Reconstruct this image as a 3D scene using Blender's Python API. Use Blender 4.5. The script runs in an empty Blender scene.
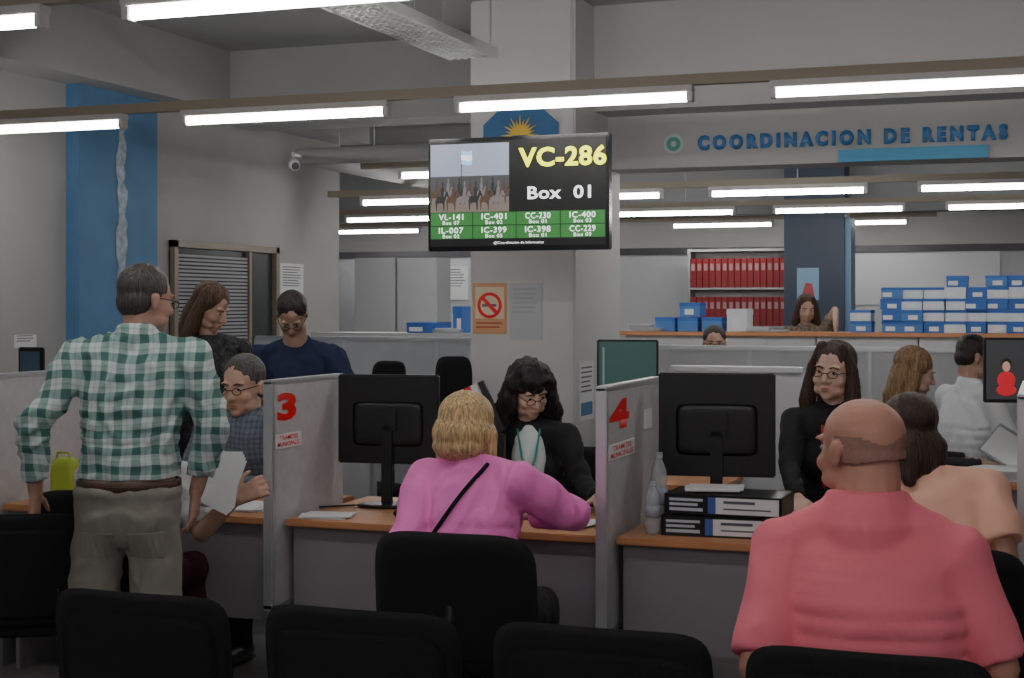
import bpy, bmesh, math, random
from mathutils import Vector, Matrix, noise
from mathutils.bvhtree import BVHTree
random.seed(4)
SC=bpy.context.scene; COL=SC.collection
F=1500.; HZ=305.; CH=1.63; YAW=math.radians(19.8); S=math.sin(YAW); C=math.cos(YAW)
def W(px,py,t):
    u=(px-512)/F; v=(HZ-py)/F
    return Vector((t*(-S+u*C), t*(C+u*S), CH+t*v))
def WY(px,py,Y):
    u=(px-512)/F
    return W(px,py,Y/(C+u*S))
# ---------------- materials
MT={}
def mat(name,col,rough=.6,metal=0,bump=0,bs=60,var=0,emit=0,alpha=1,vs=6,stretch=None,bd=.01):
    if name in MT: return MT[name]
    m=bpy.data.materials.new(name); m.use_nodes=True; n=m.node_tree; b=n.nodes['Principled BSDF']
    c=(col[0],col[1],col[2],1)
    b.inputs['Base Color'].default_value=c; b.inputs['Roughness'].default_value=rough; b.inputs['Metallic'].default_value=metal
    if alpha<1: b.inputs['Alpha'].default_value=alpha
    if emit:
        b.inputs['Emission Color'].default_value=c; b.inputs['Emission Strength'].default_value=emit
    tc=n.nodes.new('ShaderNodeTexCoord'); src=tc.outputs['Object']
    if stretch:
        mp=n.nodes.new('ShaderNodeMapping'); mp.inputs['Scale'].default_value=stretch; n.links.new(src,mp.inputs[0]); src=mp.outputs[0]
    if var:
        ns=n.nodes.new('ShaderNodeTexNoise'); ns.inputs['Scale'].default_value=vs; ns.inputs['Detail'].default_value=4
        n.links.new(src,ns.inputs['Vector'])
        r=n.nodes.new('ShaderNodeValToRGB'); r.color_ramp.elements[0].position=.3; r.color_ramp.elements[1].position=.7
        r.color_ramp.elements[0].color=tuple(max(0,x*(1-var)) for x in col)+(1,)
        r.color_ramp.elements[1].color=tuple(min(1,x*(1+var)) for x in col)+(1,)
        n.links.new(ns.outputs['Fac'],r.inputs['Fac']); n.links.new(r.outputs['Color'],b.inputs['Base Color'])
    if bump:
        ns=n.nodes.new('ShaderNodeTexNoise'); ns.inputs['Scale'].default_value=bs; ns.inputs['Detail'].default_value=3
        n.links.new(src,ns.inputs['Vector'])
        bp=n.nodes.new('ShaderNodeBump'); bp.inputs['Strength'].default_value=bump; bp.inputs['Distance'].default_value=bd
        n.links.new(ns.outputs['Fac'],bp.inputs['Height']); n.links.new(bp.outputs['Normal'],b.inputs['Normal'])
    MT[name]=m; return m
def plaid(name,c0,c1,c2,per):
    m=bpy.data.materials.new(name); m.use_nodes=True; n=m.node_tree; b=n.nodes['Principled BSDF']; b.inputs['Roughness'].default_value=.85
    tc=n.nodes.new('ShaderNodeTexCoord'); sp=n.nodes.new('ShaderNodeSeparateXYZ')
    nz=n.nodes.new('ShaderNodeTexNoise'); nz.inputs['Scale'].default_value=5; n.links.new(tc.outputs['Object'],nz.inputs['Vector'])
    mx=n.nodes.new('ShaderNodeVectorMath'); mx.operation='MULTIPLY_ADD'; mx.inputs[1].default_value=(.05,.05,.05)
    n.links.new(nz.outputs['Color'],mx.inputs[0]); n.links.new(tc.outputs['Object'],mx.inputs[2]); n.links.new(mx.outputs[0],sp.inputs[0])
    def mth(op,a,bv):
        k=n.nodes.new('ShaderNodeMath'); k.operation=op
        if isinstance(a,(int,float)): k.inputs[0].default_value=a
        else: n.links.new(a,k.inputs[0])
        if isinstance(bv,(int,float)): k.inputs[1].default_value=bv
        else: n.links.new(bv,k.inputs[1])
        return k.outputs[0]
    def band(o,f,w,ph=0):
        x=mth('MULTIPLY',o,f); x=mth('ADD',x,10+ph); x=mth('FRACT',x,0); return mth('LESS_THAN',x,w)
    s=mth('ADD',band(sp.outputs['X'],1/per,.45),band(sp.outputs['Z'],1/per,.45))
    s2=mth('ADD',band(sp.outputs['X'],1/per,.1,.35),band(sp.outputs['Z'],1/per,.1,.35))
    s=mth('ADD',mth('MULTIPLY',s,.4),mth('MULTIPLY',s2,.12))
    r=n.nodes.new('ShaderNodeValToRGB'); r.color_ramp.elements[0].color=c0+(1,); r.color_ramp.elements[1].color=c2+(1,); r.color_ramp.elements[1].position=.8
    e=r.color_ramp.elements.new(.4); e.color=c1+(1,)
    n.links.new(s,r.inputs['Fac']); n.links.new(r.outputs['Color'],b.inputs['Base Color'])
    bn=n.nodes.new('ShaderNodeTexNoise'); bn.inputs['Scale'].default_value=9; n.links.new(tc.outputs['Object'],bn.inputs['Vector'])
    bp=n.nodes.new('ShaderNodeBump'); bp.inputs['Strength'].default_value=.4; bp.inputs['Distance'].default_value=.03
    n.links.new(bn.outputs['Fac'],bp.inputs['Height']); n.links.new(bp.outputs['Normal'],b.inputs['Normal'])
    return m
def wood(name,c0,c1):
    m=mat(name,c0,.45); n=m.node_tree; b=n.nodes['Principled BSDF']
    tc=n.nodes.new('ShaderNodeTexCoord'); mp=n.nodes.new('ShaderNodeMapping'); mp.inputs['Scale'].default_value=(1.5,30,30)
    ns=n.nodes.new('ShaderNodeTexNoise'); ns.inputs['Scale'].default_value=3; ns.inputs['Detail'].default_value=5
    r=n.nodes.new('ShaderNodeValToRGB'); r.color_ramp.elements[0].color=c0+(1,); r.color_ramp.elements[1].color=c1+(1,)
    n.links.new(tc.outputs['Object'],mp.inputs[0]); n.links.new(mp.outputs[0],ns.inputs['Vector']); n.links.new(ns.outputs['Fac'],r.inputs['Fac']); n.links.new(r.outputs['Color'],b.inputs['Base Color'])
    return m
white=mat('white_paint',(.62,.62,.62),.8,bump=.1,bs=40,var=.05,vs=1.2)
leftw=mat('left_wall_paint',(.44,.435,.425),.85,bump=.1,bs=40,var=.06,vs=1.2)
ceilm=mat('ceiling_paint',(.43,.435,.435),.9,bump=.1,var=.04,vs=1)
bluep=mat('blue_wall_paint',(.09,.22,.41),.7,var=.12,vs=3)
panelm=mat('panel_grey',(.53,.53,.56),.6,bump=.15,bs=200,var=.06,vs=30)
alum=mat('aluminium',(.6,.62,.65),.35,.6)
woodm=wood('desk_wood',(.45,.19,.08),(.62,.3,.14))
dgrey=mat('desk_panel_grey',(.24,.225,.25),.5,bump=.05)
black=mat('black_plastic',(.012,.012,.014),.35,bump=.05,bs=300)
blackg=mat('black_gloss',(.01,.01,.012),.15)
blackf=mat('black_fabric',(.009,.009,.011),.95,bump=.4,bs=400)
paper=mat('paper_white',(.8,.81,.83),.8)
red=mat('sign_red',(.85,.012,.02),.5)
tubem=mat('tube_light',(1,.97,.93),.5,emit=32)
offtube=mat('tube_unlit',(.7,.72,.75),.4)
railm=mat('rail_beige',(.36,.32,.25),.5)
# ---------------- mesh builder
class B:
    def __init__(s): s.v=[]; s.f=[]
    def add(s,vs,fs):
        o=len(s.v); s.v+= [Vector(v) for v in vs]; s.f+=[[i+o for i in f] for f in fs]
    def ell(s,c,r,M=None,seg=18,rings=11):
        c=Vector(c); vs=[];fs=[]
        if isinstance(r,(int,float)): r=(r,r,r)
        vs.append((0,0,1))
        for i in range(1,rings):
            a=math.pi*i/rings
            for j in range(seg):
                b=2*math.pi*j/seg; vs.append((math.sin(a)*math.cos(b),math.sin(a)*math.sin(b),math.cos(a)))
        vs.append((0,0,-1)); L=len(vs)-1
        vs=[c+Vector((v[0]*r[0],v[1]*r[1],v[2]*r[2])) for v in vs]
        if M is not None: vs=[M@v for v in vs]
        for j in range(seg):
            k=(j+1)%seg
            fs.append([0,1+j,1+k]); fs.append([L,L-seg+k,L-seg+j])
            for i in range(rings-2): fs.append([1+i*seg+j,1+(i+1)*seg+j,1+(i+1)*seg+k,1+i*seg+k])
        s.add(vs,fs)
    def cap(s,p0,p1,r0,r1,M=None,flat=False,seg=14,flat0=None):
        p0=Vector(p0);p1=Vector(p1); d=(p1-p0); L=d.length
        if L<1e-6: return
        d/=L; a=d.orthogonal().normalized(); b=d.cross(a)
        prof=[]
        n=4
        f0=flat if flat0 is None else flat0
        if f0: prof+=[(0,r0)]
        else:
            for i in range(1,n+1): t=math.pi/2*i/n; prof.append((-r0*math.cos(t),r0*math.sin(t)))
        if flat: prof+=[(L,r1)]
        else:
            for i in range(n): t=math.pi/2*i/n; prof.append((L+r1*math.sin(t),r1*math.cos(t)))
        vs=[p0+d*(0 if f0 else -r0)]
        for z,r in prof:
            for j in range(seg):
                t=2*math.pi*j/seg; vs.append(p0+d*z+(a*math.cos(t)+b*math.sin(t))*r)
        vs.append(p1+d*(0 if flat else r1)); Z=len(vs)-1; m=len(prof); fs=[]
        for j in range(seg):
            k=(j+1)%seg
            fs.append([0,1+k,1+j]); fs.append([Z,Z-seg+j,Z-seg+k])
            for i in range(m-1): fs.append([1+i*seg+j,1+i*seg+k,1+(i+1)*seg+k,1+(i+1)*seg+j])
        if M is not None: vs=[M@v for v in vs]
        s.add(vs,fs)
    def path(s,pts,r,M=None,seg=8):
        for a,b in zip(pts[:-1],pts[1:]): s.cap(a,b,r,r,M,seg=seg)
    def box(s,lo,hi,bev=0,M=None):
        lo=Vector(lo);hi=Vector(hi)
        bm=bmesh.new(); bmesh.ops.create_cube(bm,size=1)
        for v in bm.verts: v.co=Vector(((lo[i]+hi[i])/2+v.co[i]*(hi[i]-lo[i]) for i in range(3)))
        if bev: bmesh.ops.bevel(bm,geom=bm.edges[:],offset=bev,segments=2,affect='EDGES')
        bm.verts.index_update()
        vs=[v.co.copy() for v in bm.verts]; fs=[[v.index for v in f.verts] for f in bm.faces]; bm.free()
        if M is not None: vs=[M@v for v in vs]
        s.add(vs,fs)
    def prism(s,pts,o,r,u,th):
        o=Vector(o);r=Vector(r);u=Vector(u);n=r.cross(u)
        k=len(pts); vs=[o+r*x+u*y for x,y in pts]+[o+r*x+u*y+n*th for x,y in pts]
        s.add(vs,[list(range(k))[::-1],list(range(k,2*k))]+[[i,(i+1)%k,k+(i+1)%k,k+i] for i in range(k)])
    def cushion(s,w,h,th,curve=0,M=None,N=18,p=5):
        vs=[];fs=[]
        def P(i,j,sd):
            u=-1+2*i/N; v=-1+2*j/N; m=max(abs(u),abs(v)); n=(abs(u)**p+abs(v)**p)**(1/p)
            k=m/n if n>0 else 1
            x=u*k*w/2; z=v*k*h/2; y=sd*th/2*(1-m**10)**.5 if m<1 else 0
            return Vector((x,y+curve*x*x,z))
        for sd in (-1,1):
            o=len(vs)
            for i in range(N+1):
                for j in range(N+1): vs.append(P(i,j,sd))
            for i in range(N):
                for j in range(N):
                    q=[o+i*(N+1)+j,o+(i+1)*(N+1)+j,o+(i+1)*(N+1)+j+1,o+i*(N+1)+j+1]
                    fs.append(q if sd<0 else q[::-1])
        if M is not None: vs=[M@v for v in vs]
        s.add(vs,fs)
    def mesh(s,name):
        me=bpy.data.meshes.new(name); me.from_pydata([tuple(v) for v in s.v],[],s.f); me.update(); return me
def smooth(me,on=True):
    me.polygons.foreach_set('use_smooth',[on]*len(me.polygons))
def build(name,b,m,parent=None,sm=False):
    me=b.mesh(name)
    bm=bmesh.new(); bm.from_mesh(me); bmesh.ops.remove_doubles(bm,verts=bm.verts,dist=1e-5); bm.to_mesh(me); bm.free()
    if sm: smooth(me)
    me.materials.append(m); o=bpy.data.objects.new(name,me); COL.objects.link(o); o.parent=parent; return o
def blob(name,b,m,parent,vox=.01,it=4,disp=None,cutz=None):
    me=b.mesh('tmp'); t=bpy.data.objects.new('tmp',me); COL.objects.link(t)
    r=t.modifiers.new('r','REMESH'); r.mode='VOXEL'; r.voxel_size=vox
    q=t.modifiers.new('s','SMOOTH'); q.factor=.5; q.iterations=it
    dg=bpy.context.evaluated_depsgraph_get(); ev=t.evaluated_get(dg)
    nm=bpy.data.meshes.new_from_object(ev); bpy.data.objects.remove(t); bpy.data.meshes.remove(me)
    if disp:
        nr=[v.normal.copy() for v in nm.vertices]
        for v,n_ in zip(nm.vertices,nr): v.co=v.co+n_*disp(v.co)
        nm.update()
    if cutz is not None:
        bm=bmesh.new(); bm.from_mesh(nm); bmesh.ops.delete(bm,geom=[v for v in bm.verts if cutz(v.co)],context='VERTS'); bm.to_mesh(nm); bm.free()
    smooth(nm); nm.materials.clear(); nm.materials.append(m); nm.name=name
    o=bpy.data.objects.new(name,nm); COL.objects.link(o); o.parent=parent; return o
def tag(o,label,cat,group=None):
    o['label']=label; o['category']=cat
    if group: o['group']=group
    return o
def thing(name,label,cat,loc=(0,0,0),rz=0,group=None):
    o=bpy.data.objects.new(name,None); COL.objects.link(o); o.location=loc; o.rotation_euler=(0,0,rz); o.empty_display_size=.1
    return tag(o,label,cat,group)
def struct(name,b,m,parent=None):
    o=build(name,b,m,parent)
    if parent is None: o['kind']='structure'
    return o
def dup(root,loc,rz,label,group=None):
    r=root.copy(); COL.objects.link(r); r.location=loc; r.rotation_euler=(0,0,rz); r['label']=label
    if group: r['group']=group
    for ch in list(root.children):
        c=ch.copy(); COL.objects.link(c); c.parent=r
        for g in list(ch.children):
            d=g.copy(); COL.objects.link(d); d.parent=c
    return r
def text(s,o,r,u,w,h,m,parent=None,name='lettering',th=.002,bold=.0,sp=1.0):
    cu=bpy.data.curves.new('t','FONT'); cu.body=s; cu.size=1; cu.offset=bold; cu.resolution_u=3; cu.space_character=sp
    t=bpy.data.objects.new('t',cu); COL.objects.link(t)
    dg=bpy.context.evaluated_depsgraph_get(); me=bpy.data.meshes.new_from_object(t.evaluated_get(dg)); bpy.data.objects.remove(t)
    xs=[v.co.x for v in me.vertices]; ys=[v.co.y for v in me.vertices]
    x0,x1,y0,y1=min(xs),max(xs),min(ys),max(ys); o=Vector(o);r=Vector(r);u=Vector(u); n=r.cross(u)
    for v in me.vertices:
        x=((v.co.x-x0)/(x1-x0)-.5)*w; y=((v.co.y-y0)/(y1-y0)-.5)*h
        v.co=o+r*x+u*y+n*th
    me.materials.clear(); me.materials.append(m); me.name=name
    ob=bpy.data.objects.new(name,me); COL.objects.link(ob); ob.parent=parent
    if th>.0021:
        so=ob.modifiers.new('solid','SOLIDIFY'); so.thickness=th; so.offset=-1
    return ob
XR=Vector((1,0,0)); ZU=Vector((0,0,1)); YR=Vector((0,1,0))
CZ=3.5
# ================= ROOM
b=B(); b.box((-12,-4,-.1),(6,19.2,0)); struct('floor',b,mat('floor_tile',(.2,.19,.19),.35,var=.15,vs=4))
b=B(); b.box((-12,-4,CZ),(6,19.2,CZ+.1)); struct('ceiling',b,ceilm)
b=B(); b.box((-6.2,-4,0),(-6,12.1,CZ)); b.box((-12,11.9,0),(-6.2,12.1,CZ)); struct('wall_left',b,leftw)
b=B(); b.box((-12,19,0),(6,19.2,CZ)); struct('wall_back',b,white)
b=B(); b.box((5.8,-4,0),(6,19,CZ)); struct('wall_right',b,white)
b=B(); b.box((-6,-4,0),(-5.985,8.15,.1)); b.box((-6,9.15,0),(-5.985,12.1,.1)); struct('baseboard_left',b,dgrey)
pil=thing('wall_pilaster','blue painted pilaster on the white left wall with a pale plaster scar','pilaster',(-5.95,8.6,0)); pil['kind']='structure'
b=B(); b.box((-.05,-.45,0),(.05,.45,3.06)); build('pilaster_face',b,bluep,pil)
b=B(); n=22
L=[(-.01-.045*random.random(),2.95-i*.055) for i in range(n)]; R=[(.03+.06*random.random(),2.95-i*.055) for i in range(n)]
b.prism(L[::-1]+R,(.052,-.0,0),YR,ZU,.003); build('plaster_scar',b,mat('plaster',(.42,.5,.57),.9,var=.3,vs=20),pil)
cx0,cx1=-3.37,-2.694
b=B(); b.box((cx0,8.6,0),(cx1,9.6,CZ),.01); struct('column',b,white)
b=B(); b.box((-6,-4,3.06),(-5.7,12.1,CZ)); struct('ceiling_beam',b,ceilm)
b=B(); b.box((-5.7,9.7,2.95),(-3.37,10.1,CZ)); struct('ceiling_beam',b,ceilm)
b=B(); b.box((cx1,9.3,2.5),(5.8,9.6,CZ)); b.box((cx1,9.0,2.84),(5.8,9.3,CZ)); struct('trim_1',b,mat('bulkhead_paint',(.52,.52,.52),.85,var=.04,vs=1))
b=B(); b.box((-12,18.0,0),(5.8,18.1,2.25)); struct('wall_far_divider',b,mat('divider_white',(.58,.6,.63),.6,var=.04,vs=2))
b=B(); b.box((-12,17.95,2.25),(5.8,18.12,2.33)); struct('trim_2',b,mat('dark_trim',(.08,.08,.09),.5))
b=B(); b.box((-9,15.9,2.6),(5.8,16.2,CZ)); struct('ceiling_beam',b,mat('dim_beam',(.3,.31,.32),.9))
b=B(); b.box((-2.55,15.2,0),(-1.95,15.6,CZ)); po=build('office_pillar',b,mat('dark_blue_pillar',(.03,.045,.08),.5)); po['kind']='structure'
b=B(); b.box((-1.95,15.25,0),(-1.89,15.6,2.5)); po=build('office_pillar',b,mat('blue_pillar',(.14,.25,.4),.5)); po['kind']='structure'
wn=thing('window_1','interior window with dark frame and half lowered blinds in left wall','window',(-6,10.13,0)); wn['kind']='structure'
z0,z1=.95,2.1; hy=.78
b=B()
for lo,hi in (((0,-hy,z0),(.05,-hy+.05,z1)),((0,hy-.05,z0),(.05,hy,z1)),((0,-hy,z1-.05),(.05,hy,z1)),((0,-hy,z0),(.05,hy,z0+.05)),((0,.3,z0),(.045,.34,z1))): b.box(lo,hi)
build('window_frame',b,mat('window_frame_brown',(.25,.21,.16),.5),wn)
b=B(); b.box((.002,-hy,z0),(.01,hy,z1)); build('window_pane',b,mat('dark_glass',(.05,.055,.06),.15),wn)
b=B()
for i in range(26): b.box((.015,-hy+.06,z1-.1-i*.028),(.033,.29,z1-.118-i*.028))
build('window_blind',b,mat('blind_slat',(.36,.37,.39),.6),wn)
def sheet(name,label,cat,px0,py0,px1,py1,Xw=None,Y=None,col=paper):
    if Xw is not None:
        def at(px,py):
            u=(px-512)/F; t=Xw/(-S+u*C); return W(px,py,t)
        p0=at(px0,py0);p1=at(px1,py1); r=YR; w=abs(p1.y-p0.y)
        n=Vector((1,0,0))
    else:
        p0=WY(px0,py0,Y);p1=WY(px1,py1,Y); r=XR; w=abs(p1.x-p0.x); n=Vector((0,-1,0))
    c=(p0+p1)/2; h=abs(p0.z-p1.z)
    o=thing(name,label,cat,c)
    b=B(); b.prism([(-w/2,-h/2),(w/2,-h/2),(w/2,h/2),(-w/2,h/2)],n*.001,r,ZU,.003); build('sheet',b,col,o)
    return o,r,n,w,h
def bars(o,r,n,w,h,rows,m,x0=-.4,x1=.4,top=.38,step=.08,th=.25):
    b=B()
    for i in range(rows):
        z=(top-i*step)*h; e=x1-(random.random()*.2)
        b.prism([(x0*w,z),(e*w,z),(e*w,z+step*h*th*1.4),(x0*w,z+step*h*th*1.4)],n*.0045,r,ZU,.0008)
    build('printed_lines',b,m,o)
ink=mat('ink_grey',(.18,.18,.2),.8)
a=sheet('wall_notice','white printed notice pinned on left wall beside the interior window','notice',280,263,303,297,Xw=-6); bars(*a,8,ink)
a=sheet('wall_notice','small white notice low on the wall at far left','notice',14,335,36,347,Xw=-6); bars(*a,3,ink,step=.2)
o,r,n,w,h=sheet('no_smoking_sign','orange no smoking sign on the front of the white column','sign',473,283,507,334,Y=8.6,col=mat('sign_orange',(.7,.38,.2),.7))
b=B(); b.prism([(-w*.42,-h*.2),(w*.42,-h*.2),(w*.42,h*.42),(-w*.42,h*.42)],n*.0045,r,ZU,.001); build('sign_panel',b,mat('sign_cream',(.8,.68,.5),.7),o)
def ring(b,c,R,r0,rr,uu,n,th=.001,N=32):
    c=Vector(c); vs=[];fs=[]
    for i in range(N):
        a=2*math.pi*i/N
        for q in (R,r0): vs.append(c+rr*(q*math.cos(a))+uu*(q*math.sin(a))+n*th)
    for i in range(N): j=(i+1)%N; fs.append([2*i,2*j,2*j+1,2*i+1])
    b.add(vs,fs)
b=B(); cc=n*.006+ZU*(h*.06); ring(b,cc,w*.36,w*.27,r,ZU,n); q=w*.3/1.414
b.prism([(-q-.008,q-.008),(q-.008,-q-.008),(q+.008,-q+.008),(-q+.008,q+.008)],cc,r,ZU,.0015); build('prohibition_ring',b,red,o)
b=B(); b.prism([(-w*.22,-.008),(w*.2,-.008),(w*.2,.008),(-w*.22,.008)],cc-n*.0005,r,ZU,.001); build('cigarette_mark',b,ink,o)
bars(o,r,n,w,h,2,ink,top=.3,step=.07); bars(o,r,n,w,h,2,mat('sign_red_bar',(.5,.1,.05),.7),top=-.3,step=.08)
a=sheet('column_notice','pale document sleeve taped on column beside the no smoking sign','notice',510,283,542,340,Y=8.6,col=mat('sleeve',(.52,.54,.57),.3)); bars(*a,6,mat('ink_faint',(.43,.45,.48),.8))
a=sheet('column_notice','white notice with blue foot on the side face of the column','notice',579,362,593,418,Xw=-2.694); bars(*a,6,ink)
b=B(); o,r,n,w,h=a; b.prism([(-w*.4,-h*.42),(w*.4,-h*.42),(w*.4,-h*.2),(-w*.4,-h*.2)],n*.0045,r,ZU,.001); build('blue_block',b,bluep,o)
p=WY(521,124,8.6); em=thing('emblem_board','blue board with a rising yellow sun above the hanging screen','emblem',(p.x,8.585,p.z))
b=B(); b.prism([(-.24,-.12),(.24,-.12),(.24,.0),(.12,.105),(-.12,.105),(-.24,0)],(0,.0,0),XR,ZU,-.014)
build('board',b,mat('emblem_blue',(.03,.15,.36),.5),em)
ye=mat('sun_yellow',(.9,.62,.08),.5)
b=B()
pts=[(.055*math.cos(math.pi*i/12),.055*math.sin(math.pi*i/12)) for i in range(13)]
b.prism(pts,(0,-.001,-.07),XR,ZU,.004)
for i in range(13):
    a=math.pi*i/12; ca,sa=math.cos(a),math.sin(a); rr_=.125 if i%2==0 else .1
    b.prism([(.052*ca+.008*sa,.052*sa-.008*ca),(rr_*ca,rr_*sa),(.052*ca-.008*sa,.052*sa+.008*ca)],(0,-.001-.0001*i,-.07),XR,ZU,.004)
build('sun',b,ye,em)
# ================= TV
Ytv=7.4; pl=WY(428,196,Ytv); pr=WY(609,192,Ytv); tw=pr.x-pl.x; tcx=(pr.x+pl.x)/2; tz=2.215; th_=.60
tv=thing('wall_screen','large wall bracketed queue screen showing turn VC-286 and Box 01','screen',(tcx,Ytv,tz))
b=B(); b.box((-tw/2,0,-th_/2),(tw/2,.06,th_/2),.006); build('casing',b,blackg,tv)
b=B(); b.box((-.2,.055,-.15),(.2,.075,.15)); b.box((-.2-.03,.07,-.03),(-.2+.03,1.2,.03)); b.box((-.35,1.17,-.12),(-.1,1.2,.12)); build('bracket',b,black,tv)
def em_(name,c,e=1): return mat(name,c,.5,emit=e)
def tp(px,py): return ((px-518.5)/181*tw, (193-py)/116*th_)
def quad(name,x0,y0,x1,y1,m,par,d=-.002):
    a=tp(x0,y0);c=tp(x1,y1); b=B(); b.prism([(a[0],c[1]),(c[0],c[1]),(c[0],a[1]),(a[0],a[1])],(0,d,0),XR,ZU,.001); return build(name,b,m,par)
quad('display',431,139,606,246,em_('scr_black',(.004,.005,.006),.2),tv,-.001)
quad('picture_sky',431,141,511,211,em_('scr_sky',(.25,.28,.37),.8),tv)
quad('picture_trees',431,174,511,196,em_('scr_trees',(.06,.065,.07),.5),tv,-.0025)
quad('picture_ground',431,196,511,211,em_('scr_ground',(.17,.14,.12),.6),tv,-.003)
horse=[(-.5,0),(-.44,0),(-.4,.3),(.0,.3),(.05,0),(.12,0),(.14,.35),(.3,.6),(.42,.52),(.47,.58),(.34,.78),(.24,.78),(.1,.56),(.06,.58),(.1,.85),(.04,.98),(.06,1.12),(-.0,1.2),(-.07,1.12),(-.05,.98),(-.13,.88),(-.15,.58),(-.42,.56),(-.55,.4),(-.58,.15),(-.52,.38)]
for i in range(13):
    b=B(); row=i%2; x=438+(i*5.7); y=(203 if row==0 else 209); a=tp(x,y); sc_=.12 if row==0 else .13
    hm_=[em_('scr_horse_brown',(.08,.045,.03),.5),em_('scr_horse_dark',(.025,.025,.03),.3),em_('scr_horse_grey',(.16,.15,.15),.5)][i%3]
    b.prism([(a[0]+hx_*sc_*.6,a[1]+hz_*sc_) for hx_,hz_ in horse],(0,-.0035-i*.0001-row*.001,0),XR,ZU,.0006); build('picture_rider',b,hm_,tv)
b=B(); a=tp(463,190); b.prism([(a[0]-.002,a[1]),(a[0]+.002,a[1]),(a[0]+.002,a[1]+.22),(a[0]-.002,a[1]+.22)],(0,-.006,0),XR,ZU,.0006); build('picture_flagpole',b,em_('scr_horse_dark',(.025,.025,.03)),tv)
for k,(mm) in enumerate((em_('scr_flag',(.25,.5,.8),1.0),em_('scr_flag_white',(.8,.82,.85),1.0),em_('scr_flag',(.25,.5,.8),1.0))):
    z=a[1]+.22-.024*k; b=B(); b.prism([(a[0],z-.024),(a[0]+.035,z-.034),(a[0]+.06,z-.028),(a[0]+.06,z-.004),(a[0]+.035,z-.01),(a[0],z)],(0,-.0065,0),XR,ZU,.0006); build('picture_flag',b,mm,tv)
def tt(s,cx,cy,wpx,hpx,m,bold=.0,sp=1.0):
    a=tp(cx,cy); text(s,(a[0],-.008,a[1]),XR,ZU,wpx/181*tw,hpx/116*th_,m,tv,th=.0005,bold=bold,sp=sp)
yel=em_('scr_yellow',(.9,.95,.0),1.9); sw_=em_('scr_white',(.9,.9,.9),1.4); grn=em_('scr_green',(.035,.18,.04),.6)
tt('VC-286',564,157,86,20,yel,.03,1.06); tt('Box  01',561,193,62,13,sw_,.018,1.05)
for r_,row in enumerate(((('VL-141','Box 07'),('IC-401','Box 02'),('CC-230','Box 01'),('IC-400','Box 03')),(('IL-007','Box 02'),('IC-399','Box 05'),('IC-398','Box 01'),('CC-229','Box 09')))):
    for c_,(t1,t2) in enumerate(row):
        x0=431+c_*43.8; y0=211.5+r_*13.8
        quad('green_cell',x0,y0,x0+43,y0+13,grn,tv)
        tt(t1,x0+21.5,y0+4.3,25,6,sw_,.008,1.12); tt(t2,x0+21.5,y0+10.3,17,3.8,sw_,0,1.12)
tt('@Coordinacion de Informatica',521,243,50,3.4,sw_,0)
# ================= sign lettering
p0=WY(698,139,9.3);p1=WY(1008,124,9.3)
sg=thing('wall_lettering','raised blue letters reading COORDINACION DE RENTAS on the bulkhead','lettering',((p0.x+p1.x)/2,9.3,2.65))
text('COORDINACION DE RENTAS',(0,0,0),XR,ZU,p1.x-p0.x,.095,mat('letter_blue',(.07,.25,.57),.4),sg,th=.015,bold=.065,sp=1.5)
p=WY(674,140,9.3); lg=thing('round_emblem','small round green and pale emblem left of the blue lettering','emblem',(p.x,9.295,2.65))
b=B(); ring(b,(0,-.004,0),.065,.0,XR,ZU,Vector((0,-1,0))); build('disc',b,mat('logo_pale',(.55,.65,.66),.5),lg)
b=B(); ring(b,(0,-.007,0),.045,.018,XR,ZU,Vector((0,-1,0))); build('inner_ring',b,mat('logo_green',(.1,.38,.3),.5),lg)
p0=WY(838,150,9.25);p1=WY(988,160,9.25)
bl=thing('banner_strip','sky blue strip banner under the raised blue letters','banner',((p0.x+p1.x)/2,9.28,2.54))
b=B(); w=(p1.x-p0.x)/2; b.box((-w,-.02,-.04),(w,.01,.035)); build('strip',b,mat('sky_blue',(.07,.36,.62),.5),bl)
# ================= lights
ordn=['first','second','third','fourth','fifth','sixth']
def lightrow(Y,z,starts,rowname,lit=None,L=1.2):
    x0,x1=starts[0]-.3,starts[-1]+L+.3
    ro=thing('light_rail','beige light rail hanging across the room, '+rowname,'light rail',((x0+x1)/2,Y,z+.06)); h=(x1-x0)/2
    b=B(); b.box((-h,-.025,0),(h,.025,.05)); build('rail_channel',b,railm,ro)
    k=max(2,int((x1-x0)/3))
    for i in range(k+1):
        b=B(); x=-h+.1+i*(2*h-.2)/k; b.cap((x,0,.05),(x,0,CZ-z-.06),.005,.005,flat=True,seg=8); build('hanging_rod',b,alum,ro)
    for i,x in enumerate(starts):
        on=lit is None or i in lit
        f=thing('fluorescent_fixture',('glowing' if on else 'unlit')+' fluorescent fixture, '+ordn[i]+' from left, '+rowname,'ceiling light',(x+L/2,Y,z),group='fluorescent fixtures on hanging rails')
        b=B(); b.box((-L/2,-.035,.028),(L/2,.035,.06),.004); build('housing',b,mat('fixture_white',(.6,.6,.6),.4),f)
        b=B(); b.cap((-L/2+.03,0,.004),(L/2-.03,0,.004),.02,.02,flat=True,seg=8); build('tube',b,tubem if on else offtube,f)
        for s in (-1,1):
            b=B(); b.box((s*(L/2-.015)-.015,-.025,-.018),(s*(L/2-.015)+.015,.025,.03),.003); build('tube_holder',b,mat('fixture_white',(.6,.6,.6)),f)
lightrow(6.9,2.6,[-5.9,-4.34,-2.78,-1.22,.34],'in front of the queue screen')
lightrow(4.3,2.6,[-4.45,-2.93,-1.30],'nearest row at photo top')
lightrow(1.6,2.6,[-3.6,-2.0,-.4,1.2],'above the waiting chairs')
lightrow(-1.2,2.6,[-3.2,-1.0,1.2],'unseen row added to light the foreground')  # unseen row behind the camera, added to brighten the foreground
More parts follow.
